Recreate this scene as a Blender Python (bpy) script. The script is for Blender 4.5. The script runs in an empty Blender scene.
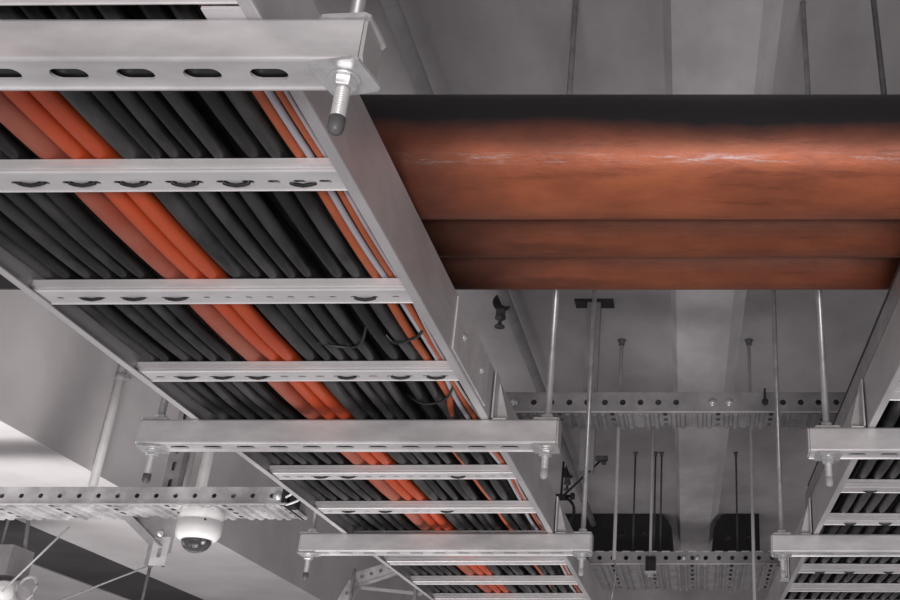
import bpy, math, random
from math import sin, cos, pi, radians, hypot
from mathutils import Vector, Matrix

random.seed(7)
SC = bpy.context.scene
COL = SC.collection

# ------------------------------------------------------------------ helpers
class MB:
    """collects shapes and links them as ONE mesh object"""
    def __init__(self):
        self.v = []; self.f = []; self.sm = []
    def add(self, vs, fs, smooth=False):
        b = len(self.v)
        self.v += [tuple(p) for p in vs]
        for f in fs:
            self.f.append([b + i for i in f]); self.sm.append(smooth)
        return self
    def box(self, x0, x1, y0, y1, z0, z1):
        vs = [(x, y, z) for z in (z0, z1) for y in (y0, y1) for x in (x0, x1)]
        return self.add(vs, [(0, 2, 3, 1), (4, 5, 7, 6), (0, 1, 5, 4), (2, 6, 7, 3), (0, 4, 6, 2), (1, 3, 7, 5)])
    def obox(self, c, ax, ay, az, hx, hy, hz):
        """oriented box, chamfer free"""
        c, ax, ay, az = map(Vector, (c, ax, ay, az))
        vs = [c + ax * hx * sx + ay * hy * sy + az * hz * sz for sz in (-1, 1) for sy in (-1, 1) for sx in (-1, 1)]
        return self.add(vs, [(0, 2, 3, 1), (4, 5, 7, 6), (0, 1, 5, 4), (2, 6, 7, 3), (0, 4, 6, 2), (1, 3, 7, 5)])
    def prism(self, poly, o, u, v, w, t, smooth=False):
        """polygon (2-D, in axes u,v at origin o) extruded t along w"""
        o, u, v, w = map(Vector, (o, u, v, w)); n = len(poly)
        a = [o + u * p[0] + v * p[1] for p in poly]; b = [p + w * t for p in a]
        self.add(a + b, [list(range(n))[::-1], list(range(n, 2 * n))])
        return self.add(a + b, [(i, (i + 1) % n, n + (i + 1) % n, n + i) for i in range(n)], smooth)
    def loft(self, rings, smooth=True, caps=True, closed=False):
        n = len(rings[0]); vs = [p for r in rings for p in r]; fs = []
        m = len(rings)
        for k in range(m if closed else m - 1):
            for i in range(n):
                a = k * n + i; b = k * n + (i + 1) % n
                c = ((k + 1) % m) * n + (i + 1) % n; d = ((k + 1) % m) * n + i
                fs.append((a, b, c, d))
        self.add(vs, fs, smooth)
        if caps and not closed:
            self.add(rings[0], [list(range(n))[::-1]]); self.add(rings[-1], [list(range(n))])
        return self
    def lathe(self, p0, axis, prof, n=20, smooth=True, phase=0.0):
        """prof: (distance along axis, radius)"""
        p0 = Vector(p0); a = Vector(axis).normalized()
        t = Vector((0, 0, 1)) if abs(a.z) < .9 else Vector((1, 0, 0))
        u = a.cross(t).normalized(); w = a.cross(u)
        rings = [[p0 + a * d + (u * cos(2 * pi * i / n + phase) + w * sin(2 * pi * i / n + phase)) * r for i in range(n)] for d, r in prof]
        return self.loft(rings, smooth)
    def cyl(self, p0, p1, r, n=16, smooth=True):
        p0, p1 = Vector(p0), Vector(p1); L = (p1 - p0).length
        return self.lathe(p0, p1 - p0, [(0, r), (L, r)], n, smooth)
    def tube(self, pts, r, n=10, closed=False, flat=1.0):
        pts = [Vector(p) for p in pts]; m = len(pts); rings = []
        for k, p in enumerate(pts):
            if closed: d = pts[(k + 1) % m] - pts[k - 1]
            else: d = pts[min(k + 1, m - 1)] - pts[max(k - 1, 0)]
            d.normalize()
            t = Vector((0, 0, 1)) if abs(d.z) < .95 else Vector((0, 1, 0))
            u = d.cross(t).normalized(); w = d.cross(u)
            rr = r[k] if isinstance(r, (list, tuple)) else r
            rings.append([p + (u * cos(2 * pi * i / n) * flat + w * sin(2 * pi * i / n)) * rr for i in range(n)])
        return self.loft(rings, True, True, closed)
    def sheet(self, path, o, u, v, w, length, t, smooth=False):
        """2-D open path given a thickness t (to its left) and extruded along w"""
        n = len(path); off = []
        P = [Vector((a, b)) for a, b in path]
        for i in range(n):
            d0 = (P[i] - P[i - 1]).normalized() if i else (P[1] - P[0]).normalized()
            d1 = (P[i + 1] - P[i]).normalized() if i < n - 1 else d0
            n0 = Vector((-d0.y, d0.x)); n1 = Vector((-d1.y, d1.x)); m = (n0 + n1).normalized()
            off.append(P[i] + m * (t / max(.4, m.dot(n0))))
        poly = [tuple(p) for p in P] + [tuple(p) for p in reversed(off)]
        o, u, v, w = map(Vector, (o, u, v, w)); N = len(poly)
        a = [o + u * p[0] + v * p[1] for p in poly]; b = [p + w * length for p in a]
        self.add(a + b, [(i, (i + 1) % N, N + (i + 1) % N, N + i) for i in range(N)], smooth)
        for k in range(n - 1):
            i, j = k, N - 1 - k
            self.add([a[i], a[i + 1], a[j - 1], a[j]], [(0, 1, 2, 3)]); self.add([b[i], b[i + 1], b[j - 1], b[j]], [(3, 2, 1, 0)])
        return self
    def holed(self, o, u, v, w, L, W, t, holes, seg=20):
        """plate L x W (axes u,v), thickness t along w, with one row of real stadium holes
        holes: (centre u, centre v, half length, half height), sorted along u"""
        o, u, v, w = map(Vector, (o, u, v, w))
        def pt(a, b, c=0): return o + u * a + v * b + w * c
        def slab(a0, a1):
            if a1 - a0 < 1e-6: return
            vs = [pt(a, b, c) for c in (0, t) for b in (0, W) for a in (a0, a1)]
            self.add(vs, [(0, 2, 3, 1), (4, 5, 7, 6), (0, 1, 5, 4), (2, 6, 7, 3), (0, 4, 6, 2), (1, 3, 7, 5)])
        cur = 0.0
        for (hu, hv, rl, rh) in holes:
            m = min(rl * .35, .004) + .001
            a0, a1 = hu - rl - m, hu + rl + m
            if a0 < cur or a1 > L: continue
            slab(cur, a0); cur = a1
            ins, outs = [], []
            core = max(0, rl - rh); rr_ = min(rl, rh); vc = max(0, rh - rl)
            loop_ = []
            q4 = seg // 4
            for qd, (sx, sy) in enumerate(((1, 1), (-1, 1), (-1, -1), (1, -1))):
                for i in range(q4 + 1):
                    th = pi / 2 * (qd + i / q4)
                    loop_.append((sx * core + rr_ * cos(th), sy * vc + rr_ * sin(th)))
                nx = ((-1, 1), (-1, -1), (1, -1), (1, 1))[qd]
                x0_, y0_ = loop_[-1]; x1_, y1_ = nx[0] * core + rr_ * cos(pi / 2 * (qd + 1)), nx[1] * vc + rr_ * sin(pi / 2 * (qd + 1))
                if hypot(x1_ - x0_, y1_ - y0_) > 1e-6:
                    for t_ in (.2, .4, .5, .6, .8): loop_.append((x0_ + (x1_ - x0_) * t_, y0_ + (y1_ - y0_) * t_))
                else: loop_.pop()
            for (dx, dy) in loop_:
                px, py = hu + dx, hv + dy
                ins.append((px, py))
                k = min((a1 - hu) / abs(dx) if abs(dx) > 1e-9 else 1e9, ((W - hv) if dy > 0 else hv) / abs(dy) if abs(dy) > 1e-9 else 1e9)
                outs.append((hu + dx * k, hv + dy * k))
            nn = len(ins)
            for i in range(nn):
                j = (i + 1) % nn
                extra = None
                oi, oj = outs[i], outs[j]
                if abs(oi[0] - oj[0]) > 1e-7 and abs(oi[1] - oj[1]) > 1e-7:
                    cxn = a1 if (oi[0] + oj[0]) / 2 > hu else a0
                    cyn = W if (oi[1] + oj[1]) / 2 > hv else 0
                    extra = (cxn, cyn)
                ring = [ins[i], oi] + ([extra] if extra else []) + [oj, ins[j]]
                self.add([pt(*p) for p in ring], [list(range(len(ring)))])
                self.add([pt(*p, t) for p in ring], [list(range(len(ring)))[::-1]])
                self.add([pt(*ins[i]), pt(*ins[j]), pt(*ins[j], t), pt(*ins[i], t)], [(0, 1, 2, 3)])
                per = [oi] + ([extra] if extra else []) + [oj]
                for q in range(len(per) - 1):
                    if abs(per[q][1] - per[q + 1][1]) < 1e-7 and (per[q][1] < 1e-7 or per[q][1] > W - 1e-7):
                        self.add([pt(*per[q]), pt(*per[q + 1]), pt(*per[q + 1], t), pt(*per[q], t)], [(0, 1, 2, 3)])
        slab(cur, L)
        return self
    def build(self, name, mat, parent=None, label=None, cat=None, group=None, kind=None, fix=True):
        me = bpy.data.meshes.new(name)
        me.from_pydata(self.v, [], self.f); me.update()
        me.polygons.foreach_set('use_smooth', self.sm)
        me.materials.append(mat)
        if fix:
            import bmesh
            bm = bmesh.new(); bm.from_mesh(me)
            bmesh.ops.remove_doubles(bm, verts=bm.verts, dist=1e-6)
            bmesh.ops.recalc_face_normals(bm, faces=bm.faces)
            bm.to_mesh(me); bm.free()
        o = bpy.data.objects.new(name, me); COL.objects.link(o)
        if parent: o.parent = parent
        return tag(o, label, cat, group, kind)

def tag(o, label=None, cat=None, group=None, kind=None):
    for k, val in (('label', label), ('category', cat), ('group', group), ('kind', kind)):
        if val: o[k] = val
    return o

def empty(name, loc, label, cat, group=None, rz=0.0):
    o = bpy.data.objects.new(name, None); COL.objects.link(o)
    o.location = loc; o.rotation_euler = (0, 0, rz); o.empty_display_size = .05
    return tag(o, label, cat, group)

def copy_tree(o, parent=None):
    c = o.copy(); COL.objects.link(c); c.parent = parent
    for ch in o.children: copy_tree(ch, c)
    return c

ORD = ['', 'first', 'second', 'third', 'fourth', 'fifth', 'sixth', 'seventh', 'eighth', 'ninth', 'tenth', 'eleventh', 'twelfth',
       'thirteenth', 'fourteenth', 'fifteenth', 'sixteenth', 'seventeenth', 'eighteenth', 'nineteenth', 'twentieth']

# ------------------------------------------------------------------ materials
def mat(name, c1, c2, rough=.5, metal=0.0, scale=20, detail=6, stretch=(1, 1, 1), bump=.0, rrange=.12, bscale=None, mixpos=(.35, .65), spec=.5):
    m = bpy.data.materials.new(name); m.use_nodes = True
    nt = m.node_tree; N = nt.nodes; L = nt.links
    b = N['Principled BSDF']
    tc = N.new('ShaderNodeTexCoord'); mp = N.new('ShaderNodeMapping'); mp.inputs['Scale'].default_value = stretch
    L.new(tc.outputs['Object'], mp.inputs['Vector'])
    n = N.new('ShaderNodeTexNoise'); n.inputs['Scale'].default_value = scale; n.inputs['Detail'].default_value = detail
    n.inputs['Roughness'].default_value = .6
    L.new(mp.outputs['Vector'], n.inputs['Vector'])
    r = N.new('ShaderNodeValToRGB'); r.color_ramp.elements[0].position = mixpos[0]; r.color_ramp.elements[1].position = mixpos[1]
    r.color_ramp.elements[0].color = (*c1, 1); r.color_ramp.elements[1].color = (*c2, 1)
    L.new(n.outputs['Fac'], r.inputs['Fac']); L.new(r.outputs['Color'], b.inputs['Base Color'])
    b.inputs['Metallic'].default_value = metal
    b.inputs['Specular IOR Level'].default_value = spec
    mr = N.new('ShaderNodeMapRange'); mr.inputs['To Min'].default_value = rough - rrange; mr.inputs['To Max'].default_value = rough + rrange
    L.new(n.outputs['Fac'], mr.inputs['Value']); L.new(mr.outputs['Result'], b.inputs['Roughness'])
    if bump:
        n2 = N.new('ShaderNodeTexNoise'); n2.inputs['Scale'].default_value = bscale or scale * 3; n2.inputs['Detail'].default_value = 5
        L.new(mp.outputs['Vector'], n2.inputs['Vector'])
        bp = N.new('ShaderNodeBump'); bp.inputs['Strength'].default_value = bump; bp.inputs['Distance'].default_value = .004
        L.new(n2.outputs['Fac'], bp.inputs['Height']); L.new(bp.outputs['Normal'], b.inputs['Normal'])
    return m

M = {}
M['galv'] = mat('galvanised_steel', (.44, .418, .428), (.74, .712, .722), .42, .35, 16, 9, (.35, 1, 1), .14, .14, mixpos=(.3, .62))
M['galv_rail'] = mat('galvanised_rail', (.46, .44, .45), (.66, .635, .645), .46, .35, 12, 8, (1, .4, 1), .08, .12, mixpos=(.3, .65))
M['galv_bright'] = mat('bright_galvanised_rung', (.62, .59, .60), (.78, .75, .76), .42, .3, 22, 7, (.35, 1, 1), .1, .1)
M['zinc'] = mat('zinc_plated_steel', (.62, .61, .62), (.78, .77, .78), .32, .6, 60, 4, (1, 1, 1), 0, .08)
M['tray'] = mat('tray_steel', (.30, .285, .295), (.42, .40, .41), .5, .4, 14, 6, (1, 1, 1), .08, .1)
M['tray_bright'] = mat('bright_tray_steel', (.36, .345, .355), (.70, .68, .69), .42, .45, 12, 6, (1, 1, 1), .08, .1)
M['rod'] = mat('threaded_steel', (.34, .325, .33), (.48, .46, .47), .40, .6, 40, 4, (1, 1, 1), 0, .1)
M['rod_dark'] = mat('dull_threaded_steel', (.07, .066, .07), (.13, .125, .13), .6, .3, 40, 4, (1, 1, 1), 0, .1)
M['black'] = mat('black_cable_sheath', (.006, .0058, .006), (.022, .021, .0215), .45, 0, 18, 6, (1, .25, 1), .12, .08, spec=.35)
M['black_dusty'] = mat('dusty_black_sheath', (.009, .0086, .009), (.070, .067, .068), .42, 0, 26, 8, (1, .3, 1), .15, .08, spec=.35)
M['orange'] = mat('orange_cable_sheath', (.48, .060, .016), (.60, .088, .024), .45, 0, 14, 5, (1, .25, 1), .05, .08)
M['orange_dusty'] = mat('dusty_orange_sheath', (.34, .060, .028), (.40, .13, .09), .6, 0, 22, 8, (1, .3, 1), .08, .1)
M['orange_thin'] = mat('small_orange_sheath', (.42, .085, .03), (.54, .13, .045), .5, 0, 30, 5, (1, .25, 1), 0, .08)
M['pale'] = mat('pale_cable_sheath', (.42, .40, .45), (.56, .54, .58), .5, 0, 30, 5, (1, .25, 1), 0, .08)
M['tie'] = mat('black_tie_plastic', (.010, .010, .010), (.02, .02, .02), .4, 0, 60, 3)
M['rubber'] = mat('grey_rubber', (.10, .095, .10), (.15, .14, .145), .45, 0, 60, 3)
M['conduit'] = mat('grey_conduit', (.25, .238, .243), (.34, .322, .33), .5, .1, 10, 5, (1, 1, 1), .05)
M['conduit_light'] = mat('light_conduit', (.40, .385, .385), (.50, .48, .48), .5, 0, 10, 5, (1, 1, 1), .03)
M['iron'] = mat('dark_iron', (.022, .02, .022), (.045, .042, .045), .55, .3, 30, 5)
M['recess_block'] = mat('recess_dark', (.006, .0055, .006), (.014, .012, .013), .5, 0, 20, 5)
M['white'] = mat('white_camera_plastic', (.74, .72, .72), (.80, .785, .785), .38, 0, 8, 3, rrange=.05)
M['slab'] = mat('slab_concrete', (.30, .28, .289), (.47, .442, .452), .8, 0, 2.4, 12, (1, .6, 1), .15, .1, 30, (.34, .64), .3)
M['rib'] = mat('rib_concrete', (.42, .395, .405), (.72, .69, .70), .75, 0, 2.6, 12, (1, .6, 1), .12, .1, 30, (.34, .64), .3)
M['bayshade'] = mat('bay_shade_tone', (.045, .042, .043), (.075, .070, .072), .85, 0, 3, 8, (1, 1, 1), .05, .05)  # dark tone standing in for shade between the beams
M['beam'] = mat('beam_concrete', (.50, .47, .48), (.70, .665, .675), .75, 0, 2.2, 12, (1, 1, 1), .1, .1, 30, (.3, .7), .3)

# dome glass
m = bpy.data.materials.new('smoked_dome'); m.use_nodes = True
b = m.node_tree.nodes['Principled BSDF']; b.inputs['Base Color'].default_value = (.30, .29, .30, 1)
b.inputs['Roughness'].default_value = .04; b.inputs['Transmission Weight'].default_value = .85; b.inputs['IOR'].default_value = 1.3
M['dome'] = m
m = bpy.data.materials.new('camera_lens'); m.use_nodes = True
b = m.node_tree.nodes['Principled BSDF']; b.inputs['Base Color'].default_value = (.01, .01, .012, 1); b.inputs['Roughness'].default_value = .12
M['lens'] = m

# red oxide pipe
def pipe_mat(scuff_glint=1.0, k0=1.0):
    m = bpy.data.materials.new('red_oxide_pipe'); m.use_nodes = True
    nt = m.node_tree; N = nt.nodes; L = nt.links; b = N['Principled BSDF']
    tc = N.new('ShaderNodeTexCoord')
    def noise(scale, st, det=7, r=.6):
        mp = N.new('ShaderNodeMapping'); mp.inputs['Scale'].default_value = st; L.new(tc.outputs['Object'], mp.inputs['Vector'])
        n = N.new('ShaderNodeTexNoise'); n.inputs['Scale'].default_value = scale; n.inputs['Detail'].default_value = det; n.inputs['Roughness'].default_value = r
        L.new(mp.outputs['Vector'], n.inputs['Vector']); return n
    def ramp(src, stops):
        r = N.new('ShaderNodeValToRGB'); e = r.color_ramp.elements
        e[0].position, e[0].color = stops[0][0], (*stops[0][1], 1); e[1].position, e[1].color = stops[-1][0], (*stops[-1][1], 1)
        for p, c in stops[1:-1]: k = e.new(p); k.color = (*c, 1)
        L.new(src.outputs['Fac'], r.inputs['Fac']); return r
    a = ramp(noise(4, (1, 2.2, 2.2)), [(.28, tuple(q * k0 for q in (.16, .046, .026))), (.5, tuple(q * k0 for q in (.36, .098, .045))), (.72, tuple(q * k0 for q in (.56, .165, .070)))])
    s = ramp(noise(45, (.12, 1, 1), 9, .7), [(.36, (.35, .35, .35)), (.46, (1, 1, 1))])   # dark scuffs
    mx = N.new('ShaderNodeMix'); mx.data_type = 'RGBA'; mx.blend_type = 'MULTIPLY'; mx.inputs[0].default_value = .45
    L.new(a.outputs['Color'], mx.inputs[6]); L.new(s.outputs['Color'], mx.inputs[7])
    # painted shade: upper side and left end darkened in the colour, ragged edge
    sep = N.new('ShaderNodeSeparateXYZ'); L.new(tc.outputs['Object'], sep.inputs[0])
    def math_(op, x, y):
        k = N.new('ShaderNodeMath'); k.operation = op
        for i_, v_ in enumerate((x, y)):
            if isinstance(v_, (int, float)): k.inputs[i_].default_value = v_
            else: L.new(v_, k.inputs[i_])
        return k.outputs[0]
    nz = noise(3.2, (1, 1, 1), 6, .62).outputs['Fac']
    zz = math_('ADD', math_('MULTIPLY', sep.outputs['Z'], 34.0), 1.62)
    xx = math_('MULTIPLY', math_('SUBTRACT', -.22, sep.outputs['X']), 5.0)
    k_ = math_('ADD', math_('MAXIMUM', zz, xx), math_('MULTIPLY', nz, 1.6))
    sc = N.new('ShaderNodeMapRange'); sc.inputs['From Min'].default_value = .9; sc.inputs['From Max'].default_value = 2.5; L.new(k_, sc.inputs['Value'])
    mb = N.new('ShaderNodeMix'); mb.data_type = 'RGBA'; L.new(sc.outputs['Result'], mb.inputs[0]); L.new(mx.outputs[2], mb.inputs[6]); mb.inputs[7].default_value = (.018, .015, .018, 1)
    # pale scuffs along the highlight band; its glint is painted into the colour
    sn = ramp(noise(34, (.30, 2, 3), 12, .85), [(.505, (0, 0, 0)), (.66, (scuff_glint, scuff_glint, scuff_glint))])
    bandz = math_('SUBTRACT', 1.0, math_('MULTIPLY', math_('ABSOLUTE', math_('SUBTRACT', sep.outputs['Z'], -.0425), 0), 150.0))
    bandy = math_('LESS_THAN', sep.outputs['Y'], -.03)
    fac = math_('MULTIPLY', math_('MULTIPLY', math_('MAXIMUM', bandz, 0.0), bandy), sn.outputs['Color'])
    mc = N.new('ShaderNodeMix'); mc.data_type = 'RGBA'; L.new(fac, mc.inputs[0]); L.new(mb.outputs[2], mc.inputs[6]); mc.inputs[7].default_value = (.46, .44, .46, 1)
    L.new(mc.outputs[2], b.inputs['Base Color'])
    b.inputs['Metallic'].default_value = .45
    rr = N.new('ShaderNodeMapRange'); rr.inputs['To Min'].default_value = .36; rr.inputs['To Max'].default_value = .62
    L.new(noise(30, (.3, 1, 1), 8, .7).outputs['Fac'], rr.inputs['Value']); L.new(rr.outputs['Result'], b.inputs['Roughness'])
    n = noise(70, (.5, 1, 1), 6); bp = N.new('ShaderNodeBump'); bp.inputs['Strength'].default_value = .25; bp.inputs['Distance'].default_value = .002
    L.new(n.outputs['Fac'], bp.inputs['Height']); L.new(bp.outputs['Normal'], b.inputs['Normal'])
    return m
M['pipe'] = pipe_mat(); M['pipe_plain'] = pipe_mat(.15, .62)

# ------------------------------------------------------------------ setting: concrete
CZ = 1.43                                    # slab underside above the camera
X, Y, Z = Vector((1, 0, 0)), Vector((0, 1, 0)), Vector((0, 0, 1))
MB().box(-1.79, 4.2, -2.5, 6.5, CZ, CZ + .2).build('ceiling', M['slab'], kind='structure')
MB().box(-2.70, -2.34, -2.5, 6.5, .905, CZ + .2).build('ceiling_left_bay_shade', M['bayshade'], kind='structure')  # shade of the recess built as a flat dark panel
MB().box(-2.34, -1.79, -2.5, 6.5, .90, CZ + .2).build('concrete_beam', M['beam'], kind='structure')
MB().box(-3.35, -2.70, -2.5, 6.5, .90, CZ + .2).build('concrete_beam_left', M['beam'], kind='structure')
MB().box(-6.0, -3.35, -2.5, 6.5, CZ, CZ + .2).build('ceiling_far_left_bay', M['slab'], kind='structure')
MB().box(-6.0, 4.2, 6.5, 6.7, -1.8, CZ + .2).build('wall_far', M['slab'], kind='structure')
# shallow rib cast along the slab, with bevelled sides
rb = MB()
p = [(-.016, 0), (.002, -.042), (.178, -.042), (.222, 0)]
rings = []
for y in (-2.5, 6.5):
    dx = -.058 - .0125 * (y - 1.6)
    rings.append([(dx + a * (1 - .02 * (y - 1.6)), y, CZ + q) for a, q in p])
rb.loft(rings, False).build('ceiling_rib', M['rib'], kind='structure')

# ------------------------------------------------------------------ cable ladders
ZL = .546                                     # underside of the rails
RH = .087
def rail_mb(side, y0, y1, W2=.230):
    """C rail in ladder axes: web at |x| = .230, flanges turned inwards (side -1 left, +1 right)"""
    b = MB(); s = side
    path = [(-.0115, .0), (-.002, 0), (-.0006, .0006), (0, .002), (0, RH - .002), (-.0006, RH - .0006), (-.002, RH), (-.014, RH)]
    b.sheet(path, (s * W2, y0, 0), (s, 0, 0), (0, 0, 1), (0, 1, 0), y1 - y0, .0016)
    return b

def rung_mb(holes_style):
    """slotted C rung, 34 mm deep, 19 mm high; origin at its far bottom edge"""
    b = MB(); L = .4560; x0 = -.228; D = .034
    holes = []
    n = 17
    for i in range(n):
        hx = L / 2 + (i - (n - 1) / 2) * .025
        holes.append((hx, .017, .0062, .0032) if holes_style == 0 else (hx, .017, .0042, .0026))
    b.holed((x0, -D + .0015, 0), (1, 0, 0), (0, 1, 0), (0, 0, 1), L, D - .003, .0014, holes, 16)
    for sgn, yy in ((1, -D), (-1, 0)):
        front = [(.0015, 0), (.0004, .0004), (-.0008, .0014), (-.0008, .0028), (.0004, .0036), (.0032, .0046), (.0032, .0066), (-.0004, .0078), (-.0004, .0094), (.0016, .0104), (.0016, .0162), (.0026, .017), (.010, .017)]
        if sgn > 0: b.sheet(front[::-1], (x0, yy, 0), (0, 1, 0), (0, 0, 1), (1, 0, 0), L, .0013)
        else: b.sheet(front, (x0, yy, 0), (0, -1, 0), (0, 0, 1), (1, 0, 0), L, .0013)
    return b

rung_src = {}
RY = [-.13, .12, .368, .617] + [.8825, 1.136, 1.388, 1.634, 1.876, 2.120, 2.370, 2.619, 2.868, 3.117, 3.366, 3.615]
def rung(parent, y, style):
    if style not in rung_src:
        o = rung_mb(style).build('rung', M['galv_bright']); rung_src[style] = o
    else:
        o = rung_src[style].copy(); COL.objects.link(o)
    o.parent = parent; o.location = (0, y, .0035)
    # little crimp tab where the rung meets each web
    return o

def ladder(x_at, slope, y0, y1, rungs, styles, label):
    r = empty('cable_ladder', (x_at, 0, ZL), label, 'cable ladder', 'cable ladders', -math.atan(slope))
    rail_mb(-1, y0, y1).build('side_rail', M['galv_rail'], r)
    rail_mb(1, y0, y1).build('side_rail', M['galv_rail'], r)
    for k, y in enumerate(rungs): rung(r, y, styles[k % len(styles)])
    return r

SL, SRr = .0095, -.0245
lad_l = ladder(-.5655 - .0, SL, -.3, 3.75, RY, [0, 1], 'steel cable ladder on the left carrying black and orange cables')
lad_r = ladder(.304 + .230, SRr, .35, 3.9, [1.471 + .2503 * k for k in range(-4, 10)], [1], 'steel cable ladder on the right carrying only black cables')
lad_l.location.x = -.5600 - .0095 * 1.2
def LX(x, y): return lad_l.location.x + x + SL * y          # world x of a point in left ladder axes
def RX(x, y): return lad_r.location.x + x + SRr * y

# crimp tabs and splice plate on the ladders
def splice(parent, side, y0, y1, label):
    b = MB(); s = side
    b.box(min(s * .2302, s * .2325), max(s * .2302, s * .2325), y0, y1, .006, RH - .004)
    o = b.build('splice_plate', M['galv_bright'], parent, label)
    for yy in (y0 + .05, y1 - .05):
        for zz in (.044,):
            MB().lathe((s * .2325, yy, zz), (s, 0, 0), [(0, .006), (.0012, .006), (.002, .0052), (.0045, .0036), (.0052, .001)], 14).build('bolt', M['zinc'], o)
splice(lad_l, 1, 1.28, 1.50, 'brighter splice plate')

# ------------------------------------------------------------------ cables
def cable(name, lad, x, y0, y1, r, z, m, label, cat, group, wob=.0016, sag=.004, seed=0, wander=None, rungs0=.8655, pitch=.2482):
    r = r * ((shr + .09 if 'orange' in m.name else shr) if r > .009 else 1); rnd = random.Random(seed); pts = []; ph = rnd.random() * 6; ph2 = rnd.random() * 6
    fx = LX if lad == 'L' else RX
    n = int((y1 - y0) / .03)
    for i in range(n + 1):
        y = y0 + (y1 - y0) * i / n
        s = abs(sin(pi * ((y - rungs0) / pitch))) ** .7
        xx = x + wob * sin(y * 5.1 + ph) + wob * .6 * sin(y * 12.7 + ph2)
        if wander: xx += wander(y)
        pts.append((fx(xx, y), y, z + r - sag * s + .0006 * sin(y * 9 + ph2)))
    return MB().tube(pts, r, 12).build(name, m, None, label, cat, group)

ZC = ZL + .0035 + .0178                       # top of the rungs
cr = LX(0, 1.24)                              # centre of left ladder where the cables were measured
shr = .80
black_x = [(-.771, .0115), (-.748, .0105), (-.724, .0105), (-.7015, .0105), (-.680, .010), (-.6585, .0105)]
oranges = [(-.6275, .0155, 'orange_dusty', 'wide dusty orange cable, leftmost of the orange run in the left ladder'),
           (-.599, .0115, 'orange', 'clean orange cable in the middle of the three orange cables'),
           (-.576, .0115, 'orange', 'clean orange cable, rightmost of the wide orange run, beside a thick black cable')]
black2_x = [(-.5475, .0150), (-.5225, .0102), (-.502, .0098), (-.482, .0100), (-.462, .0098), (-.4275, .0115), (-.4035, .0108)]
i = 0
for x, r in black_x:
    i += 1
    cable('power_cable', 'L', x - cr, -.3, 3.75, r, ZC, M['black_dusty'] if i % 2 else M['black'], 'black cable on the left ladder, %s from its left rail, left of the orange run' % ORD[i], 'cable', 'black cables on the left ladder', seed=i)
for k, (x, r, mm, lab) in enumerate(oranges):
    cable('power_cable', 'L', x - cr, -.3, 3.75, r, ZC, M[mm], lab, 'cable', 'orange cables on the left ladder', seed=40 + k, wob=.0006)
for j, (x, r) in enumerate(black2_x):
    far = (lambda y, j=j: .004 * max(0, y - 1.25) * sin(j * 2.1 + y * 4))
    cable('power_cable', 'L', x - cr, -.3, 3.75, r, ZC, M['black_dusty'] if j % 2 == 0 else M['black'],
          ('thick black cable on the left ladder touching the orange run on its right' if j == 0 else 'black cable on the left ladder, %s to the right of the orange run' % ORD[j + 1]),
          'cable', 'black cables on the left ladder', seed=60 + j, wander=far)
# second layer added as dark fill in the gaps between cables
for j in range(11):
    xx = -.770 + j * .0392
    cable('power_cable', 'L', xx - cr, -.3, 3.75, .0230, ZC + .034, M['tie'], 'dark fill cable of the added upper layer, %s from the left rail of left ladder' % ORD[j + 1], 'cable', 'upper layer of dark fill cables on the left ladder', seed=90 + j)  # power_cable here is added dark fill
# slim communication cables by the right rail
slim = [(-.3830, .0055, 'orange_thin', 'slim orange cable, nearest of the slim run to the black cables'),
        (-.3722, .0036, 'pale', 'slim pale cable between two slim orange cables by the right rail'),
        (-.3640, .0040, 'orange_thin', 'slim orange cable between the two slim pale cables by right rail'),
        (-.3570, .0022, 'pale', 'very thin pale cable close beside the right rail'),
        (-.3510, .0034, 'orange_thin', 'slim orange cable pressed against the right rail of left ladder')]
for j, (x, r, mm, lab) in enumerate(slim):
    w = (lambda y, j=j: (.004 * sin((y - 1.15) * 9 + j * .7)) if y > 1.15 else 0) if j in (1, 3) else None
    if j == 0: w = lambda y: -.05 * max(0, min(1, (y - 1.5) / .25)) if y > 1.5 else 0
    cable('data_cable', 'L', x - cr, -.3, 3.75, r, ZC + .0006 * j, M[mm], lab, 'cable', 'slim cables by the right rail of the left ladder', seed=120 + j, wob=.0008, wander=w)
# black cables of the right ladder
for j in range(15):
    xx = -.212 + j * .0298
    cable('power_cable', 'R', xx, .35, 3.9, .0128, ZC, M['black_dusty'], 'thick black cable on the right ladder, %s from its left rail' % ORD[j + 1], 'cable', 'black cables on the right ladder', seed=160 + j, rungs0=1.454, pitch=.2503,
          wander=(lambda y, j=j: .004 * sin(y * 3 + j * 1.3)))
for j in range(12):  # upper layer added to keep the gaps between cables dark
    cable('power_cable', 'R', -.205 + j * .0373, .35, 3.9, .0215, ZC + .036, M['tie'], 'dark fill cable of the added upper layer, %s from left rail of right ladder' % ORD[j + 1], 'cable', 'upper layer of dark fill cables on the right ladder', seed=190 + j)  # power_cable here is added dark fill

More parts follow.
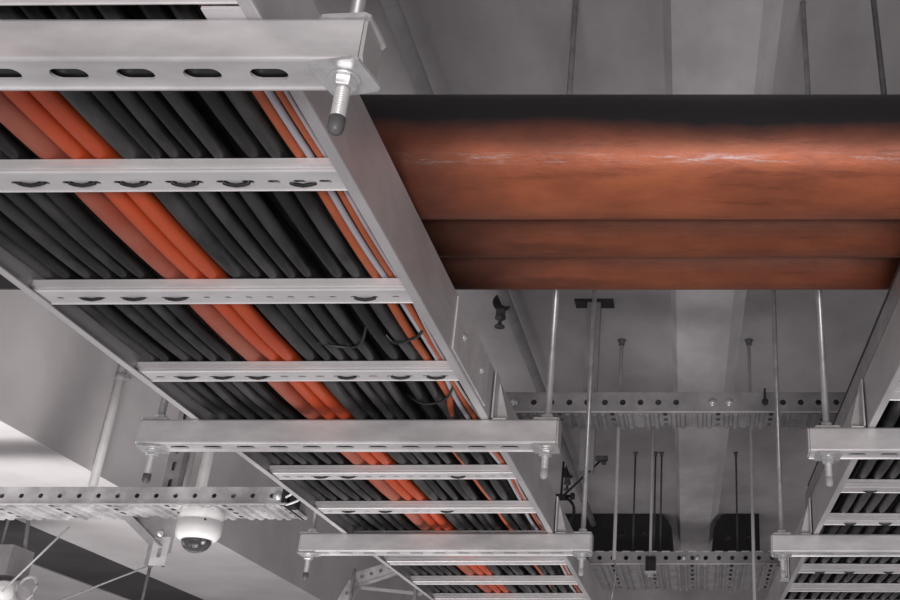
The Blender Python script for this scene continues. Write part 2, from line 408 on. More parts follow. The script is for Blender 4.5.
# ------------------------------------------------------------------ cable ties on the rungs
def tie(lad, xa, xb, yk, label, drop=.0015, height=.020):
    fx = LX if lad == 'L' else RX
    y = yk - .017; z0 = ZL + .0035
    xm = (xa + xb) / 2
    yb = y + .002
    pts = [(fx(xa, y), y + .001, z0 + height), (fx(xa, y), y, z0 + .004), (fx(xa + .001, y), yb, z0 - .0004),
           (fx(xa + .005, y), yb, z0 - .0016), (fx(xm, y), yb + .001, z0 - .0018 - drop * .3), (fx(xb - .005, y), yb, z0 - .0016), (fx(xb - .001, y), yb, z0 - .0004),
           (fx(xb, y), y, z0 + .004), (fx(xb, y), y + .001, z0 + height)]
    return MB().tube(pts, .0021, 8, False, 1.0).build('cable_tie', M['tie'], None, label, 'cable tie', 'cable ties on the ladder rungs')
rp = lambda k: (k - 8) * .025
ties = {0: [(-.2, 1), (1, 0), (4, 0), (6, 0), (8, 1), (10, 0), (12, 0), (14.6, 0)], 1: [(1, 0), (3, 0), (5, 0), (14, 0)], 2: [(1, 0), (3, 0), (5, 0), (10, 0), (13, 0), (15, 0)],
        4: [(2, 0), (12, 0), (4, 0)], 5: [(1, 0), (4, 0), (9, 0)], -1: [(3, 0)]}
for kr, lst in ties.items():
    nm = {-1: 'rung nearest the viewer', 0: 'first whole rung past the nearest strut', 1: 'second whole rung past the nearest strut', 2: 'third whole rung past the nearest strut', 4: 'first rung beyond the middle strut', 5: 'second rung beyond the middle strut'}[kr]
    for q, (k, d) in enumerate(sorted(lst)):
        if kr == 0 and k < 0: continue
        tie('L', rp(k) + (0 if k == int(k) else 0), rp(k + 1), RY[kr + 4], 'black cable tie, %s from the left, on the %s' % (ORD[q + 1], nm), .0015 + .001 * d)
for kr in (4, 3, 2, 5):
    for q, k in enumerate((1, 4, 8)):
        tie('R', rp(k), rp(k + 1.0), 1.471 + .2503 * (kr - 0), 'black cable tie, %s from the left, on %s rung of right ladder' % (ORD[q + 1], ORD[kr + 1]))
# black tie loops hanging below the cables between the rungs
def loop(pts, r, label):
    P = [Vector(p) for p in pts]; out = []
    for a in range(len(P) - 1):
        p0, p1, p2, p3 = P[max(a - 1, 0)], P[a], P[a + 1], P[min(a + 2, len(P) - 1)]
        for s in range(6):
            t = s / 6
            out.append(.5 * ((2 * p1) + (-p0 + p2) * t + (2 * p0 - 5 * p1 + 4 * p2 - p3) * t * t + (-p0 + 3 * p1 - 3 * p2 + p3) * t ** 3))
    out.append(P[-1])
    return MB().tube(out, r, 8).build('cable_tie', M['tie'], None, label, 'cable tie', 'loose loops of cable tie')
loop([(-.53, 1.30, ZC + .01), (-.50, 1.295, ZC - .003), (-.47, 1.30, ZC - .004), (-.452, 1.285, ZC - .003), (-.44, 1.26, ZC + .012)], .0021, 'black tie looped across the black cables before the third whole rung')
loop([(-.425, 1.275, ZC + .012), (-.408, 1.285, ZC - .004), (-.385, 1.275, ZC - .004), (-.366, 1.255, ZC - .004), (-.36, 1.24, ZC + .01)], .0021, 'black tie looped from the black cables to the slim pale cable')
loop([(-.452, 1.52, ZC + .012), (-.425, 1.51, ZC - .006), (-.395, 1.50, ZC - .008), (-.373, 1.47, ZC - .006), (-.364, 1.44, ZC + .005)], .0021, 'drooping black tie just before the middle strut')

# ------------------------------------------------------------------ strut beams with hangers
def strut_parts(L, parent, end_cap='both'):
    b = MB(); H = .0395; Wd = .037; t = .0025; r = .0035
    arc = [(r - r * sin(a), -H + r - r * cos(a)) for a in [i * pi / 2 / 4 for i in range(5)]]
    left = [(.0183, 0), (r, 0), (r * .3, -r * .3), (0, -r)] + arc[::-1]
    b.sheet(left, (0, 0, 0), (0, 1, 0), (0, 0, 1), (1, 0, 0), L, t)
    b.sheet(left[::-1], (0, Wd, 0), (0, -1, 0), (0, 0, 1), (1, 0, 0), L, t)
    holes = []
    n = int((L - .03) / .051)
    off = .0505
    for i in range(n + 1):
        holes.append((L - off - i * .051 - .022, (Wd - 2 * r) / 2, .0143, .0068))
    holes = sorted(h for h in holes if h[0] > .02)
    b.holed((0, r, -H), (1, 0, 0), (0, 1, 0), (0, 0, 1), L, Wd - 2 * r, t, holes, 28)
    o = b.build('channel', M['galv'], parent)
    MB().box(.004, L - .004, .0035, Wd - .0035, -H + .0045, -H + .008).build('slot_shade_strip', M['tie'], parent, 'black strip put in as shade behind the slots')  # added black strip imitates the shade inside the channel
    for xx in (0, L):
        c = MB(); s = 1 if xx else -1
        poly = [(.0005, -.036), (.004, -.0392), (.0335, -.0392), (.0365, -.036), (.0365, -.003), (.0335, .0004), (.004, .0004), (.0005, -.003)]
        c.prism(poly, (xx + s * .0005, 0, 0), (0, 1, 0), (0, 0, 1), (s, 0, 0), .0028)
        c.build('end_cap', M['conduit_light'], parent)
    return o

def hexnut(b, p, r, h, ph=0.0):
    b.lathe(p, (0, 0, -1), [(0, r * .9), (.0012, r), (h - .0012, r), (h, r * .88)], 6, False, ph)

def hanger(x, y, ztop, label, low=.052, turn=0.0, fine=True, cap=1, rod_mat='rod', zb=None, group='threaded hanger rods of the strut supports'):
    """threaded rod through a strut: square plates, nuts, stud below with a rubber cap"""
    zt = ZL; zbm = ZL - .0395
    r = empty('hanger_rod', (x, y, zbm), label, 'threaded rod', group)
    R = .0056
    b = MB(); b.lathe((0, 0, .0395 + .004), (0, 0, 1), [(0, R), (ztop - zt - .004, R)], 12)
    n = int(low / .0022); prof = []
    for k in range(n): prof += [(k * .0022, R), (k * .0022 + .0006, R), (k * .0022 + .0010, R * .76), (k * .0022 + .0018, R * .76)]
    b.build('rod', M[rod_mat], r)
    b = MB(); b.lathe((0, 0, .0395 + .004), (0, 0, -1), [(0, R)] + [(.0435 + a, c) for a, c in prof], 20)
    b.build('stud', M['galv_bright'], r)
    if cap:
        c = MB(); c.lathe((0, 0, -low + .010), (0, 0, -1), [(-.0002, R), (0, R * 1.08), (.009, R * 1.08), (.0125, R * .92), (.0145, R * .5), (.015, .0002)], 16)
        c.build('rod_cap', M['rubber' if cap == 1 else 'conduit_light'], r, 'grey rubber cap' if cap == 1 else None)
    for nm, z, sgn in (('lower_washer', -.0032, -1), ('upper_washer', .0397, 1)):
        c = MB(); s = .0205; ch = .0035
        poly = [(-s + ch, -s), (s - ch, -s), (s, -s + ch), (s, s - ch), (s - ch, s), (-s + ch, s), (-s, s - ch), (-s, -s + ch)]
        a = turn if sgn < 0 else turn * .3
        c.prism(poly, (0, 0, z), (cos(a), sin(a), 0), (-sin(a), cos(a), 0), (0, 0, 1), .003)
        w = c.build('washer_plate', M['zinc'], r)
    c = MB(); c.lathe((0, 0, -.0034), (0, 0, -1), [(0, .0118), (.0016, .0118)], 20); hexnut(c, (0, 0, -.005), .0098, .009, .3); c.build('nut', M['zinc'], r)
    c = MB(); c.lathe((0, 0, .0429), (0, 0, 1), [(0, .0112), (.0016, .0112)], 20); hexnut(c, (0, 0, .0429 + .010), .0095, .0085, .1); c.build('nut', M['zinc'], r)
    return r

# y of the strut's near face, x range
def beam(xa, xb, y, label):
    e = empty('strut_channel', (xa, y, ZL), label, 'strut channel', 'strut channels under the ladders')
    strut_parts(xb - xa, e); return e
beam(-.915, -.2565, .627, 'slotted strut channel nearest the viewer, under the left ladder at the top')
beam(-.862, -.221, 1.539, 'strut channel across the middle of the left ladder')
beam(-.866, -.238, 2.277, 'farthest strut channel in view under the left ladder')
beam(.173, .83, 1.577, 'strut channel under the right ladder, the nearer of its two')
beam(.158, .81, 2.286, 'strut channel under the right ladder, the farther of its two')
TOP = CZ
hanger(-.271, .646, TOP, 'threaded rod hanging the right end of the nearest strut channel', .050, -.22)
hanger(-.885, .650, TOP, 'threaded rod hanging the left end of the nearest strut channel', .052, .0)
hanger(-.2385, 1.560, TOP, 'threaded rod at the right end of the middle strut channel', .045, .02, cap=2)
hanger(-.845, 1.560, TOP, 'threaded rod at the left end of the middle strut channel', .052, .12)
hanger(-.2570, 2.298, TOP, 'threaded rod at the right end of the far left strut channel', .044, 0, cap=2)
hanger(-.8515, 2.298, TOP, 'threaded rod at the left end of the far left strut channel', .052, 0)
hanger(.2020, 1.598, TOP, 'threaded rod at the left end of the nearer right strut channel', .046, .02, cap=2)
hanger(.1800, 2.307, TOP, 'threaded rod at the left end of the farther right strut channel', .046, 0, cap=2)

# L shaped hold-down clips between rail and strut
def clip(x, y, s, label):
    b = MB()
    b.box(min(x + s * .003, x + s * .0055), max(x + s * .003, x + s * .0055), y, y + .036, ZL, ZL + .082)
    b.box(min(x + s * .003, x + s * .026), max(x + s * .003, x + s * .026), y, y + .036, ZL + .0003, ZL + .0028)
    # web gusset
    b.prism([(s * .004, .002), (s * .026, .002), (s * .004, .080)], (x, y + .0345, ZL), (1, 0, 0), (0, 0, 1), (0, 1, 0), .0025)
    o = b.build('hold_down_clip', M['galv'], None, label, 'clip', 'hold-down clips on the strut channels')
for (x, y, s, lab) in ((LX(.230, 1.54), 1.542, 1, 'steel clip holding the left ladder down on the middle strut'),
                       (LX(.230, 2.28), 2.280, 1, 'steel clip holding the left ladder down on the farthest left strut'),
                       (RX(-.230, 1.58), 1.580, -1, 'steel clip holding the right ladder down on its nearer strut'),
                       (RX(-.230, 2.29), 2.289, -1, 'steel clip holding the right ladder down on its farther strut'),
                       (RX(-.230, 2.75), 2.78, -1, 'steel clip on the right ladder beyond its farther strut')):
    clip(x, y, s, lab)
MB().box(-.378, -.336, .618, .660, ZL + .0004, ZL + .0034).build('hold_down_clip', M['galv_bright'], None, 'small flat clip plate lying on top of the nearest strut channel', 'clip', 'hold-down clips on the strut channels')
# strip and black cable along the top of the right ladder's left rail
pts = [(RX(-.244, y) + .006 + .001 * sin(y * 8), y, ZL + .128) for y in [.6 + .06 * k for k in range(32)]]
b = MB()
b.prism([(0, 0), (.0016, 0), (.0016, .034), (0, .034)], (RX(-.230, .6), .6, ZL + RH), (1, 0, 0), (0, 0, 1), (RX(-.230, 2.4) - RX(-.230, .6), 1.8, 0), 1)
b.build('divider_strip', M['rod'], None, 'grey steel strip standing on the left rail of the right ladder', 'strip')
pts = [(RX(-.230, y) + .002, y, ZL + RH + .0375) for y in [.6 + .06 * k for k in range(30)]]
MB().tube(pts, .0038, 8).build('earth_cable', M['tie'], None, 'thin black cable along the top of right ladder rail strip', 'cable')

# ------------------------------------------------------------------ red oxide pipes
def pipe(y, z, R, xa, xb, label, m='pipe_plain'):
    e = empty('steel_pipe', ((xa + xb) / 2, y, z), label, 'pipe', 'red oxide pipes above the ladders')
    h = (xb - xa) / 2; n = 72; rings = []
    for xx in (-h, -h + .002, h - .002, h):
        rr = R - .001 if abs(xx) == h else R
        rings.append([(xx, rr * sin(2 * pi * i / n), rr * cos(2 * pi * i / n)) for i in range(n)])
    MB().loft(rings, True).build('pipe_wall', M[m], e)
    return e
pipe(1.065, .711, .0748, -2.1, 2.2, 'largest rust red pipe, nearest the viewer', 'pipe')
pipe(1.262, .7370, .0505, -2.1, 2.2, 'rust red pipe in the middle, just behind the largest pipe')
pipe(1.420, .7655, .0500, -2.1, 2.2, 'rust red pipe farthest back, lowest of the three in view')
# rods of the pipe hangers
def rod(x, y, z0, z1, r, m, label, x1=None, anchor=False, group='thin hanger rods from the ceiling', name='threaded_rod', y1=None):
    e = empty(name, (x, y, z0), label, 'threaded rod', group)
    xx = 0 if x1 is None else x1 - x; yy = 0 if y1 is None else y1 - y
    MB().cyl((0, 0, 0), (xx, yy, z1 - z0), r, 10).build('rod', M[m], e)
    if anchor:
        a = MB(); a.lathe((xx, yy, z1 - z0), (0, 0, -1), [(0, r * 2.6), (.004, r * 2.6), (.005, r * 1.8), (.018, r * 1.8), (.02, r * 1.2)], 10); a.build('anchor', M['rod_dark'], e)
    return e
rod(.2745, 1.262, .786, CZ, .0045, 'rod_dark', 'dark rod above the pipes at the far right', x1=.265)

# ------------------------------------------------------------------ rods hanging from the slab
rod(-.2635, 3.24, .694, CZ, .0056, 'conduit_light', 'long rod left of the slab rib reaching below the far tray', anchor=True)
rod(.1645, 3.24, .45, CZ, .0056, 'conduit_light', 'long rod right of the slab rib reaching below the frame', anchor=True)
rod(-.186, 3.955, .855, CZ, .0056, 'conduit_light', 'rod ending in the black clamp on the far tray', anchor=True)
for x, lab in ((-.285, 'thin rod behind the far tray, leftmost of its back row'), (-.196, 'thin rod behind the far tray, second of its back row'),
               (-.169, 'thin rod behind the far tray, third of its back row'), (.159, 'thin rod behind the far tray, to the right of the slab rib')):
    rod(x, 4.47, .86, CZ, .0042, 'rod_dark', lab, anchor=True)
# hook of loose wire below the long rod
pts = [(-.2635, 3.24, .70), (-.262, 3.238, .685), (-.256, 3.235, .665), (-.256, 3.232, .63), (-.262, 3.23, .60), (-.268, 3.23, .56)]
MB().tube(pts, .0028, 8).build('loose_wire', M['rod'], None, 'short grey wire dangling from the long rod left of the rib', 'wire')
# black clamp with bright nut
e = empty('rod_clamp', (-.184, 3.955, .80), 'black U clamp with bright nut at the end of a rod on the far tray', 'clamp')
c = MB(); c.box(-.019, -.0155, -.014, .014, 0, .054); c.box(.0155, .019, -.014, .014, 0, .054); c.box(-.019, .019, -.014, .014, .054, .058); c.box(-.019, .019, .011, .014, 0, .054); c.build('bracket', M['iron'], e)
c = MB(); c.box(-.021, .021, -.015, .015, -.003, .004); hexnut(c, (0, 0, -.003), .012, .012); c.build('nut_plate', M['zinc'], e)

# ------------------------------------------------------------------ perforated trays
def tray(x0, x1, y0, width, z0, H, m, label, pitch=.05, rows=3, colpitch=.15, hole=.0085, phase=.025, shade_cover=True, ribs=True, dashes=True, cz=.02, tabs=False, skip=(), colphase=0.0, ribh=.0055):
    e = empty('cable_tray', (x0, y0, z0), label, 'cable tray', 'perforated cable trays')
    L = x1 - x0
    holes = [(phase + i * pitch, H * .5, hole, hole) for i in range(int((L - phase - .012) / pitch) + 1) if i not in skip]
    b = MB(); b.holed((0, 0, 0), (1, 0, 0), (0, 0, 1), (0, 1, 0), L, H, .0018, holes, 18)
    b.box(0, L, -.0012, .001, -.0012, .0015); b.box(0, L, -.0006, .009, H - .0018, H)
    b.build('side_rail', M[m], e)
    b = MB(); b.holed((0, width, 0), (1, 0, 0), (0, 0, 1), (0, -1, 0), L, H, .0018, holes, 12); b.build('side_rail', M[m], e)
    MB().box(0, L, -.0035, -.0006, -.0030, .0010).build('edge_lip', M['galv'], e)
    # floor plate: columns with slots every colpitch/2
    b = MB(); x = 0.0; k = 0; cw = .022
    while x < L - .001:
        xe = min(L, x + (colpitch / 2 - cw if k or not colphase else colphase))
        b.box(x, xe, 0, width, 0, .0016)
        if ribs:
            w = xe - x
            for f in (.25, .72):
                xc = x + w * f; q = .009
                b.prism([(-q, 0), (-q * .55, -ribh), (q * .55, -ribh), (q, 0)], (xc, .006, 0), (1, 0, 0), (0, 0, 1), (0, 1, 0), width - .012)
        x = xe
        if x >= L - cw: break
        nr = rows
        sl = [((j + .5) * width / nr, cw / 2, width / nr * (.30 if k % 2 == 0 else .12), .0062) for j in range(nr)]
        if k % 2 and dashes:
            nr = rows * 2; sl = [((j + .5) * width / nr, cw / 2, .0022, .0022) for j in range(nr)]
        b.holed((x + cw, 0, 0), (0, 1, 0), (-1, 0, 0), (0, 0, 1), width, cw, .0016, sl, 14)
        if k % 2 and dashes:
            for j in range(nr): b.box(x + .002, x + cw - .002, (j + .75) * width / nr, (j + .95) * width / nr, -.0025, 0)
        x += cw; k += 1
    b.build('tray_floor', M[m], e)
    if shade_cover:  # lid added so the holes show a dark inside
        b = MB(); b.box(0, L, -.001, width + .001, H + .0002, H + .0016)
        b.build('shade_cover', M[m], e)
    if tabs:
        for i in range(int((L - phase) / pitch)):
            MB().box(phase + i * pitch - .015, phase + i * pitch + .015, -.0035, .004, H - .001, H + .0035).build('cover_clip', M['zinc'], e)
    return e

def studs(e, xs, z, m='zinc', r=.008):
    for x in xs:
        MB().lathe((x, -.0012, z), (0, -1, 0), [(0, r * 1.5), (.0015, r * 1.5), (.002, r), (.006, r * .8), (.007, r * .2)], 14).build('bolt', M[m], e)

t1 = tray(-.575, .49, 2.80, .128, 1.0145, .057, 'tray', 'perforated tray crossing between the two ladders, nearer and higher one', phase=.0537, pitch=.0504, skip=(10, 11, 12, 13), rows=3, colphase=.0155, ribh=.009)
studs(t1, [.575 - .525, .575 + .0355, .575 + .083], .0285)
t2 = tray(-.60, .36, 3.98, .50, .8385, .044, 'tray', 'wide perforated tray crossing between the ladders low at the bottom', phase=.0215, rows=6, tabs=True, colphase=.109, ribh=.008)
studs(t2, [.60 - .06, .60 - .010], .022, r=.007)
t3 = tray(-2.05, -1.068, 2.67, .150, .7155, .0435, 'tray_bright', 'perforated tray at the left, with the dome camera under it', phase=.040, hole=.0062, rows=4, ribh=.006)
studs(t3, [.955], .022)
# black end protector with white wires on the left tray
e = empty('tray_end_protector', (-1.066, 2.668, .715), 'black plastic end piece with white wires on the left tray end', 'end cap')
MB().box(-.016, .006, -.004, .05, .004, .040).box(.0, .022, -.004, .03, -.008, .016).build('plastic_piece', M['tie'], e)
MB().tube([(-.004, -.006, .016), (.008, -.012, .020), (.022, -.014, .030), (.030, -.014, .036)], .003, 8).build('wire', M['white'], e)
MB().tube([(.0, -.006, -.004), (.014, -.012, -.002), (.03, -.014, .004), (.038, -.01, .012)], .003, 8).build('wire', M['white'], e)
# dark keyhole strap on tray one
MB().box(.181, .187, 2.790, 2.7985, 1.040, 1.082).lathe((.184, 2.7985, 1.043), (0, -1, 0), [(0, .009), (.008, .009), (.009, .006)], 12).build('hook_bolt', M['iron'], None, 'small black hook bolt on the face of the higher crossing tray', 'bolt')

# slotted vertical channels behind the trays
def slot_post(x, y, z0, z1, m, label, w=.041, plate=True):
    e = empty('slotted_post', (x, y, z0), label, 'strut channel', 'vertical slotted channels')
    b = MB(); L = z1 - z0
    n = int(L / .05)
    hs = [(.025 + i * .05, w / 2, .0135, .0055) for i in range(n)]
    b.holed((w / 2, 0, 0), (0, 0, 1), (-1, 0, 0), (0, 1, 0), L, w, .0025, hs, 18)
    b.box(-w / 2, -w / 2 + .0025, .0025, .030, 0, L); b.box(w / 2 - .0025, w / 2, .0025, .030, 0, L)
    b.box(-w / 2, -w / 2 + .010, .028, .0305, 0, L); b.box(w / 2 - .010, w / 2, .028, .0305, 0, L)
    b.build('channel', M[m], e)
    if plate:
        MB().box(-.060, .060, -.012, .045, L - .006, L).build('base_plate', M['iron'], e)
    return e
slot_post(-.3290, 2.935, .885, CZ, 'conduit', 'dark slotted post carrying the higher crossing tray')
slot_post(-1.475, 2.85, .597, CZ, 'tray', 'slotted post behind the left tray beside the dome camera')

# cantilever arm brace under the left tray
e = empty('support_bracket', (-1.430, 2.80, .605), 'steel angled support bracket below the left tray, left of camera', 'bracket')
b = MB(); u = Vector((-.130, -.02, .112)); u.normalize(); w = Vector((0, 1, 0)); v = u.cross(w).normalized()
c0 = Vector((-.062, -.005, .082))
b.obox(c0, u, w, v, .083, .022, .0018); b.obox(c0 + w * .0 + v * .010, u, w, v, .083, .0018, .010)
b.build('diagonal_arm', M['conduit'], e)
b = MB(); b.prism([(-.02, .012), (.02, .012), (.02, .108), (-.095, .116), (-.105, .108)], (.004, -.002, 0), (1, 0, 0), (0, 0, 1), (0, 1, 0), .0025); b.build('gusset_plate', M['tray'], e)
b = MB(); b.holed((-.026, -.004, -.020), (0, 0, 1), (1, 0, 0), (0, 1, 0), .075, .044, .003, [(.034, .022, .014, .0055)], 18); b.build('foot_plate', M['galv'], e, 'light slotted foot plate')
b = MB(); b.lathe((-.012, -.006, .062), (0, -1, 0), [(0, .010), (.002, .010), (.003, .007), (.010, .006), (.011, .002)], 12); b.build('bolt', M['zinc'], e); b = MB(); b.lathe((-.115, -.006, .118), (0, -1, 0), [(0, .008), (.003, .006), (.006, .002)], 12); b.build('bolt', M['zinc'], e)

# ------------------------------------------------------------------ dome camera
e = empty('dome_camera', (-1.312, 2.735, .7145), 'white dome security camera hanging below the left tray', 'security camera')
MB().lathe((0, 0, 0), (0, 0, -1), [(0, .0515), (.003, .0535), (.010, .0542), (.0275, .0545), (.0282, .0530), (.0298, .0530), (.0306, .0555), (.052, .0562), (.064, .0550), (.074, .049), (.0775, .044), (.0785, .036)], 48).build('housing', M['white'], e)
MB().lathe((0, 0, -.0775), (0, 0, -1), [(0, .0375)] + [(.033 * sin(a), .0375 * cos(a)) for a in [i * pi / 2 / 12 for i in range(1, 12)]] + [(.0331, .0004)], 40).build('dome', M['dome'], e)
o = MB(); o.lathe((0, 0, -.074), (0, 0, -1), [(0, .028), (.010, .028), (.016, .020), (.018, .01)], 28); o.build('camera_module', M['rubber'], e)
o = MB(); o.lathe((.004, -.010, -.088), (0, -.75, -.66), [(-.004, .015), (.013, .015), (.014, .012), (.012, .008)], 24); o.build('lens', M['lens'], e)
for sx in (-1, 1): MB().lathe((sx * .022, -.012, -.082), (sx * .4, -.6, -.6), [(0, .007), (.008, .007), (.010, .004)], 14).build('infrared_lamp', M['zinc'], e)
MB().lathe((.032, -.0455, -.034), (.5, -.8, 0), [(0, .0028), (.002, .0028), (.003, .001)], 10).build('screw', M['tie'], e)
# pendant pipes
def conduit(x, y, z0, z1, r, m, label, clampz=None, x1=None):
    e = empty('conduit', (x, y, z0), label, 'conduit', 'vertical conduits at the left')
    MB().cyl((0, 0, 0), ((x1 or x) - x, 0, z1 - z0), r, 20).build('tube', M[m], e)
    if clampz:
        MB().lathe((0, 0, clampz - z0), (0, 0, 1), [(-.012, r + .001), (-.011, r + .004), (.011, r + .004), (.012, r + .001)], 20).box(-r - .022, -r, -.006, .006, clampz - z0 - .008, clampz - z0 + .008).box(r, r + .014, -.006, .006, clampz - z0 - .006, clampz - z0 + .006).build('pipe_clamp', M['conduit'], e)
    return e
conduit(-1.418, 2.915, .7400, CZ, .0155, 'conduit_light', 'light vertical conduit directly behind the dome camera, the right one of the pair')
conduit(-1.478, 2.935, .74, CZ, .0130, 'conduit', 'grey vertical conduit between the slotted post and the light conduit')
conduit(-1.777, 3.0, .856, CZ, .0125, 'conduit_light', 'vertical conduit clamped along the side of the concrete beam', 1.20)

# ------------------------------------------------------------------ conduit under the slab with clamp
pts = [(-.600 + .0, y, 1.372) for y in (-1, 6.3)]
e = empty('ceiling_conduit', (-.598, 2.5, 1.375), 'grey conduit running lengthwise just under the slab above left ladder', 'conduit')
MB().cyl((.0, -3.5, 0), (.035, 3.9, 0), .0165, 24).build('tube', M['conduit'], e)
for yy in (-1.1, .34, 2.1):
    k = MB(); k.lathe((.004, yy - .010, 0), (0, 1, 0), [(0, .024), (0, .0275), (.014, .0275), (.014, .024)], 28, True); k.box(-.008, .012, yy - .01, yy + .01, .024, .056)
    k.build('clamp_ring', M['iron'], e)
    MB().box(-.010, .014, yy - .012, yy + .012, -.046, -.024).lathe((.002, yy, -.046), (0, 0, -1), [(0, .0165), (.006, .0165), (.007, .006), (.028, .006), (.029, .014), (.034, .016), (.036, .010)], 16).build('clamp_screw', M['rod_dark'], e)
# clamp, brace and short upright beyond the far strut channel
e = empty('brace_clamp', (-.520, 3.90, 1.075), 'dark clamp with diagonal brace between left ladder and far tray', 'clamp')
MB().cyl((0, 0, 0), (.135, .02, .145), .0042, 10).build('brace_bar', M['iron'], e)
MB().box(.118, .165, -.012, .012, .140, .156).lathe((.150, 0, .135), (0, 0, -1), [(0, .010), (.01, .010), (.012, .004)], 12).build('brace_foot', M['rod_dark'], e)
k = MB(); k.box(-.050, .012, -.018, .018, -.012, .004); k.lathe((.028, 0, .0), (1, 0, 0), [(-.02, .006), (0, .006), (.002, .013), (.016, .013), (.018, .006)], 14)
k.tube([(.004 + .042 * sin(a), 0, -.058 + .05 * cos(a)) for a in [i * pi / 10 for i in range(0, 10)]], .006, 8); k.build('clamp_jaw', M['iron'], e)
MB().cyl((-.022, 0, -.012), (-.02, 0, -.35), .0115, 14).build('short_pipe', M['conduit'], e)
MB().cyl((-.006, 0, .0), (-.004, 0, .135), .0046, 10).build('clamp_rod', M['iron'], e)

# ------------------------------------------------------------------ black blocks standing in for dark recesses beside the rib
def recess_block(x0, x1, chamfer_right, label, rosettes):
    e = empty('dark_recess', ((x0 + x1) / 2, 5.53, 1.19), label, 'box', 'dark recess blocks under the slab')
    w = x1 - x0; h = CZ - 1.19; c = .075
    if chamfer_right: poly = [(-w / 2, 0), (w / 2 + .01, 0), (w / 2, h - c), (w / 2 - .02, h - c * .5), (w / 2 - c * .6, h - .012), (w / 2 - c * 1.1, h), (-w / 2, h)]
    else: poly = [(-w / 2 - .02, 0), (w / 2, 0), (w / 2, h), (-w / 2 + c * .9, h), (-w / 2 + c * .5, h - .012), (-w / 2 + .012, h - c * .6), (-w / 2, h - c)]
    MB().prism(poly, (0, 0, 0), (1, 0, 0), (0, 0, 1), (0, 1, 0), .5).build('recess_fill', M['recess_block'], e)
    for (rx, rz) in rosettes:
        k = MB(); k.box(rx - .022, rx + .022, -.003, 0, rz - .022, rz + .022); k.lathe((rx, -.003, rz), (0, -1, 0), [(0, .014), (.004, .014), (.005, .008), (.012, .006)], 14); k.build('fixing_plate', M['iron'], e)
    return e
recess_block(-.72, -.150, True, 'dark recess block under the slab to the left of the rib', [(.02, .13), (.14, .14)])
recess_block(.075, .315, False, 'smaller dark recess block under the slab to the right of the rib', [(-.045, .115), (.062, .12)])

# ------------------------------------------------------------------ bent tray and small framing low at the left ladder
e = empty('bent_tray', (-1.10, 3.9, .80), 'bent perforated tray section low at the left edge of left ladder', 'cable tray')
def band(p0, p1, h, parent, m, n, y):
    p0, p1 = Vector(p0), Vector(p1); u = (p1 - p0); L = u.length; u.normalize(); v = Vector((-u.z, 0, u.x))
    MB().holed(p0, u, v, (0, 1, 0), L, h, .002, [((i + .6) * L / n, h / 2, .0072, .0072) for i in range(n)], 14).build('perforated_web', M[m], parent)
    MB().obox(p0 + u * L / 2 + Y * .022, u, Y, v, L / 2, .022, .0012).build('flange', M[m], parent)
band((-.150, 0, -.052), (.045, 0, .012), .044, e, 'tray_bright', 6, 0)
band((-.195, 0, -.150), (-.150, 0, -.052), .036, e, 'tray_bright', 1, 0)
MB().obox((-.045, .08, -.062), (1, 0, -.10), Y, (.10, 0, 1), .115, .004, .0055).build('cross_bar', M['conduit_light'], e)
rod(-1.262, 3.88, .55, .80, .006, 'rod', 'short light rod standing below the bent tray')
rod(-1.030, 3.88, .45, .76, .007, 'conduit_light', 'light upright tube beside the left rail of left ladder at the bottom', name='upright_tube')

# ------------------------------------------------------------------ bottom left: wires, ring and box in the far bay
# ------------------------------------------------------------------ bottom left: wires, ring and box below the beams
MB().cyl((-1.995, 3.3, .812), (-2.150, 3.3, .610), .0034, 10).build('brace_wire', M['conduit_light'], None, 'light diagonal wire at the lower left, the steeper one', 'wire')
MB().cyl((-1.700, 3.3, .695), (-2.000, 3.3, .568), .0028, 10).build('brace_wire', M['conduit'], None, 'grey diagonal wire at the lower left, the flatter one', 'wire')
rod(-2.325, 3.5, .76, 1.02, .0045, 'conduit', 'grey rod at the left edge in front of the painted bay shade', group='rods at the lower left', x1=-2.33)
rod(-2.232, 3.5, .69, .90, .0065, 'conduit', 'uneven grey rod beside the steeper diagonal wire at lower left', group='rods at the lower left', x1=-2.262)
rod(-1.815, 3.5, .58, .90, .005, 'rod_dark', 'short grey rod crossing the painted bay shade right of the ring', group='rods at the lower left')
MB().tube([(-2.078 + .029 * cos(a), 3.3 + .01 * sin(a), .617 + .040 * sin(a)) for a in [i * 2 * pi / 28 for i in range(28)]], .0048, 10, True).build('cable_ring', M['conduit_light'], None, 'pale ring of looped cable at the bottom left corner', 'ring')
e = empty('light_fitting', (-2.28, 3.4, .60), 'pale grey fitting in the bottom left corner', 'fitting')
MB().box(-.16, .060, 0, .12, .085, .178).build('housing', M['conduit'], e)
MB().lathe((.105, -.03, .015), (0, -1, .1), [(0, .030), (.03, .034), (.05, .028), (.06, .012)], 24).build('lamp_head', M['white'], e)
MB().prism([(-.16, -.06), (.22, -.06), (.22, -.03), (.12, .0), (.08, .06), (-.16, .07)], (0, .01, 0), (1, 0, 0), (0, 0, 1), (0, 1, 0), .10).build('lower_housing', M['galv'], e)

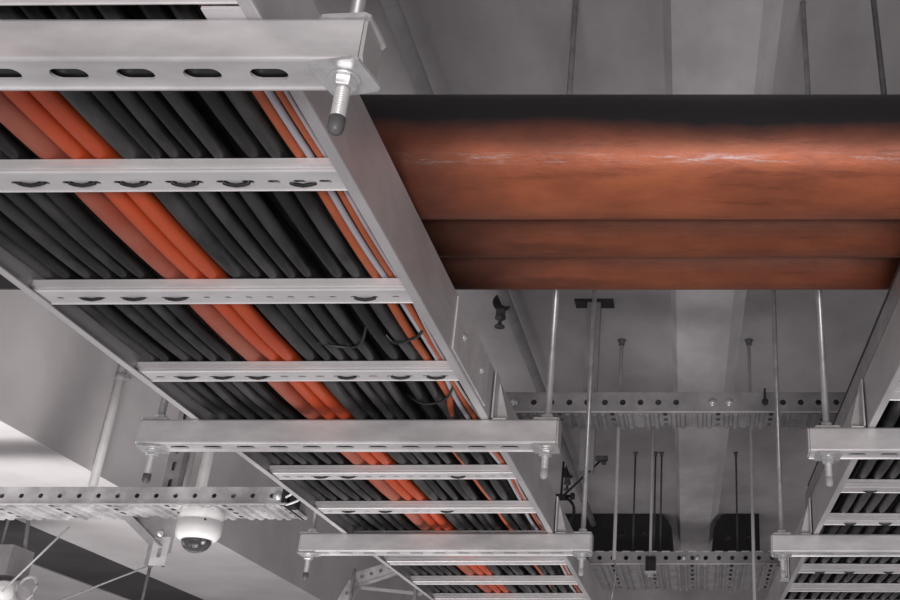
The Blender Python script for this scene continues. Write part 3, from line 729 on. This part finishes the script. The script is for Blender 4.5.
# ------------------------------------------------------------------ camera
cd = bpy.data.cameras.new('camera'); cam = bpy.data.objects.new('camera', cd); COL.objects.link(cam)
cam.location = (0, 0, 0); cam.rotation_euler = (radians(90 + 25.995), 0, 0)
cd.sensor_width = 36; cd.lens = 42.0; cd.shift_x = -250 / 900; cd.clip_start = .01; cd.clip_end = 100
SC.camera = cam

# ------------------------------------------------------------------ light
def area(name, loc, target, size, power, color=(1, .985, .975), sy=None):
    l = bpy.data.lights.new(name, 'AREA'); l.shape = 'RECTANGLE'; l.size = size; l.size_y = sy or size; l.energy = power; l.color = color
    o = bpy.data.objects.new(name, l); COL.objects.link(o); o.location = loc
    o.rotation_euler = (Vector(target) - Vector(loc)).to_track_quat('-Z', 'Y').to_euler()
    return o
area('key_light', (.3, -2.6, -1.15), (0, 1.5, .8), 1.1, 88, sy=.8)  # unseen lamp added below and behind the camera
fl = area('beam_fill', (-1.35, 2.0, -1.7), (-2.0, 2.5, .95), 1.7, 18)  # unseen lamp added to brighten the left concrete beam
fl.data.spread = radians(75)

w = bpy.data.worlds.new('world'); SC.world = w; w.use_nodes = True
nt = w.node_tree; bg = nt.nodes['Background']
tc = nt.nodes.new('ShaderNodeTexCoord'); sp = nt.nodes.new('ShaderNodeSeparateXYZ'); rp_ = nt.nodes.new('ShaderNodeValToRGB')
mr = nt.nodes.new('ShaderNodeMapRange'); mr.inputs['From Min'].default_value = -1; mr.inputs['From Max'].default_value = 1
nt.links.new(tc.outputs['Generated'], sp.inputs[0]); nt.links.new(sp.outputs['Z'], mr.inputs['Value']); nt.links.new(mr.outputs['Result'], rp_.inputs['Fac'])
e0 = rp_.color_ramp.elements; e0[0].position = .0; e0[0].color = (1, .97, .98, 1); e0[1].position = .62; e0[1].color = (.06, .06, .065, 1)
k = e0.new(.42); k.color = (.55, .53, .54, 1); k = e0.new(.5); k.color = (.12, .12, .125, 1)
nt.links.new(rp_.outputs['Color'], bg.inputs['Color']); bg.inputs['Strength'].default_value = .40

SC.view_settings.view_transform = 'Standard'; SC.view_settings.look = 'None'
SC.view_settings.exposure = 0.12; SC.view_settings.gamma = 1.0
SC.view_settings.use_curve_mapping = False
